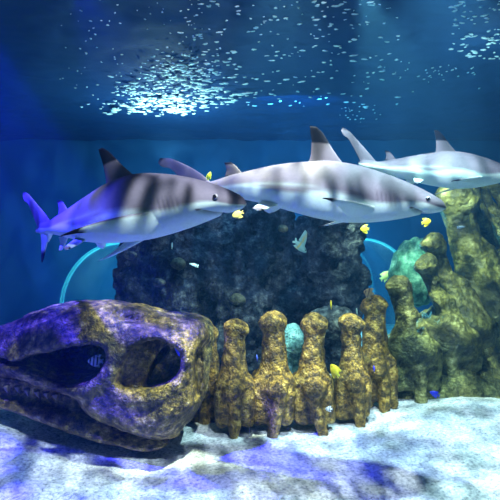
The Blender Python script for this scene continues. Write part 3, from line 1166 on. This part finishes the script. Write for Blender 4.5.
# ------------------------------------------------------------------ small fish
def fish(name, label, cat, loc, L, deep, yaw, pitch, pal, group=None, roll=0, flag=0.0):
    """one continuous fish facing +x: flattened lofted body, then dorsal, anal and tail fin joined by union"""
    ns, nr = 26, 16
    V, Q = [], []
    for i in range(ns):
        a = i / (ns - 1)
        prof = max(.02, math.sin(math.pi * min(1, a * .93 + .035)) ** .8) * (1 - .15 * a)
        hgt = deep * .5 * prof if a < .85 else max(deep * .5 * prof, deep * .08)
        wd = .10 * prof
        for k in range(nr):
            u = 2 * math.pi * k / nr
            V.append((-.78 * a, wd * math.sin(u), hgt * math.cos(u)))
    for i in range(ns - 1):
        for k in range(nr):
            Q.append((i * nr + k, i * nr + (k + 1) % nr, i * nr + nr + (k + 1) % nr, i * nr + nr + k))
    Q.append(tuple(range(nr - 1, -1, -1)))
    Q.append(tuple(range((ns - 1) * nr, ns * nr)))
    base = tmp_obj(V, Q)
    ps = []
    for s in (1, -1):
        ps.append(fin((-.22, 0, s * deep * .34), (0, 0, s), (-1, 0, 0),
                      [(0, .0, .46, .02), (.06 * deep / .5, .03, .47, .015), ((.10 + flag * (s > 0)) * deep / .5, .15, .50, .008), ((.14 + 2 * flag * (s > 0)) * deep / .5, .36, .52, .004)], 8, 6))
        ps.append(fin((-.70, 0, s * .012), (-.75, 0, s * .6), (-.6, 0, -s * .75), [(-.02, -.04, .05, .014), (.10, -.04, .08, .01), (.20, -.02, .05, .004)], 7, 5))
    me = union(base, [tmp_obj(*p) for p in ps])
    n = len(me.vertices)
    co = np.empty(n * 3, np.float32)
    me.vertices.foreach_get('co', co)
    x, y, z = co.reshape(-1, 3).T
    colr = np.tile(np.array(pal[0], float), (n, 1))
    if len(pal) > 2:  # bars
        for b0 in pal[2]:
            mk = np.exp(-((x + b0) / .045) ** 4)
            colr = colr * (1 - mk[:, None]) + np.array(pal[1])[None] * mk[:, None]
    elif len(pal) == 2:
        mk = smoothstep(-.62, -.72, x)
        colr = colr * (1 - mk[:, None]) + np.array(pal[1])[None] * mk[:, None]
    ca = me.color_attributes.new('skin', 'FLOAT_COLOR', 'POINT')
    ca.data.foreach_set('color', np.concatenate([colr, np.ones((n, 1))], 1).astype(np.float32).ravel())
    me.vertices.foreach_set('co', (co * L).astype(np.float32))
    me.materials.clear()
    me.materials.append(M_FISH)
    me.polygons.foreach_set('use_smooth', [True] * len(me.polygons))
    me.update()
    me.name = name
    o = bpy.data.objects.new(name, me)
    COL.objects.link(o)
    tag(o, label, cat, group)
    for s in (-1, 1):
        sphere('eye', (-.14 * L, s * .055 * L, .07 * deep * L), .032 * L, M_EYE, o)
    o.location = loc
    o.rotation_euler = Euler((R(roll), R(-pitch), R(yaw)), 'XYZ')
    return o


YEL = ((.85, .80, .04), (.75, .8, .05))
BLU = ((.02, .03, .75), (.02, .04, .6))
STR = ((.75, .82, .85), (.015, .015, .03), (.10, .30, .50))
PAL = ((.45, .75, .80), (.35, .6, .65))


def pf(name, label, px, py, d, Lpx, deep, yaw, pitch, pal, group=None, roll=0, flag=0.0):
    L = Lpx / F * d
    c = at(px, py, d)
    q = Euler((R(roll), R(-pitch), R(yaw)), 'XYZ').to_matrix() @ Vector((-.45 * L, 0, 0))
    return fish(name, label, 'fish', c - q, L, deep, yaw, pitch, pal, group, roll, flag)


GY, GB = 'small yellow fish', 'tiny blue fish'
pf('yellow_tang', 'yellow fish below the pectoral fin of the middle shark', 365, 229, 3.8, 10, .75, 180, 0, YEL, GY)
pf('yellow_tang', 'yellow fish just below the snout of the middle shark', 426, 222, 3.6, 12, .6, 10, 15, YEL, GY)
pf('yellow_tang', 'largest yellow fish, in front of the brown vertebra', 335, 371, 3.85, 17, .65, 130, 45, YEL, GY)
pf('yellow_tang', 'upright slender yellow fish above the blue-grey boulder', 331, 305, 4.4, 11, .4, 90, 75, YEL, GY)
pf('yellow_tang', 'yellow-green fish peeking between the left and middle sharks', 209, 176, 3.4, 10, .4, 0, 70, ((.6, .75, .05), (.5, .7, .05)), GY)
pf('yellow_tang', 'pale yellow fish under the snout of the left shark', 238, 214, 4.2, 14, .55, 170, -20, ((.65, .60, .15), (.4, .3, .1)), GY)
pf('yellow_tang', 'yellow-green fish swimming in front of the right tunnel', 385, 276, 6.2, 16, .5, 20, 35, ((.5, .75, .25), (.4, .7, .3)), GY)
pf('blue_damselfish', 'tiny blue fish beside the golden-topped vertebra', 374, 369, 4.1, 8, .45, 90, 60, BLU, GB)
pf('blue_damselfish', 'tiny blue fish over the mossy rock mound', 435, 394, 4.2, 11, .5, 160, 20, BLU, GB)
pf('blue_damselfish', 'bright blue fish inside the eye socket of the skull', 179, 351, 3.42, 15, .45, 150, 35, ((.10, .14, .9), (.1, .1, .8)), GB)
pf('blue_damselfish', 'tiny blue fish between the first and second vertebrae', 257, 358, 3.72, 8, .5, 100, 60, ((.1, .2, .7), (.1, .15, .6)), GB)
pf('sergeant_fish', 'black and white striped fish inside the large skull opening', 96, 361, 3.46, 17, .62, 200, 5, ((.6, .7, .75), (.01, .01, .02), (.12, .32, .52)))
pf('sergeant_fish', 'tiny black and white striped fish low beside the third vertebra', 329, 409, 3.85, 8, .6, 180, 0, STR)
pf('butterflyfish', 'brown butterflyfish hovering over the golden-topped vertebra', 369, 293, 4.4, 12, .75, 180, 15, ((.35, .26, .12), (.1, .07, .04), (.12, .4)))
pf('banner_fish', 'angular pale teal fish with raised fin in front of the dark rock', 300, 246, 4.9, 22, .36, 25, -42, ((.22, .45, .45), (.4, .35, .08), (.52,)), flag=.35)
pf('black_fish', 'small black fish by the sand below the first vertebra', 249, 431, 3.75, 10, .7, 90, 75, ((.01, .012, .03), (.01, .01, .02)))
pf('pale_fish', 'slim pale blue fish before the rock, farther right of two', 194, 265, 4.8, 11, .25, 180, 15, PAL)
pf('pale_fish', 'small pale teal fish before the rock under the left shark', 172, 246, 4.8, 9, .6, 90, 60, PAL)
pf('small_wrasse', 'slim pale blue fish against the largest green spine', 461, 227, 4.7, 10, .25, 5, 5, ((.4, .55, .75), (.3, .45, .7)))
pf('small_wrasse', 'pale fish behind the top of the fourth vertebra', 357, 312, 4.6, 10, .35, 90, 60, PAL)

# encrusting corals on the rock
for i, (px, py, r) in enumerate([(131, 255, .07), (178, 264, .10), (159, 283, .07), (283, 229, .06), (238, 300, .09)]):
    bm_l = ['round olive coral knob at the top left of the dark rock', 'largest pale olive coral knob on the left of the dark rock', 'small pale coral knob low on the left of the dark rock',
            'beige coral knob under the belly of the middle shark', 'dull coral knob above the first vertebra'][i]
    sd = i * 3.1
    o = sdf_obj('coral_knob', lambda P: ellip(P, (0, 0, 0), (r, r * .8, r * .75)), (-r * 1.6,) * 3, (r * 1.6,) * 3, r / 8, M_KNOB, [(r * .35, .6 / r, sd, 3)], loc=at(px, py, 5.35))
    tag(o, bm_l, 'coral', 'coral knobs on the reef rock')
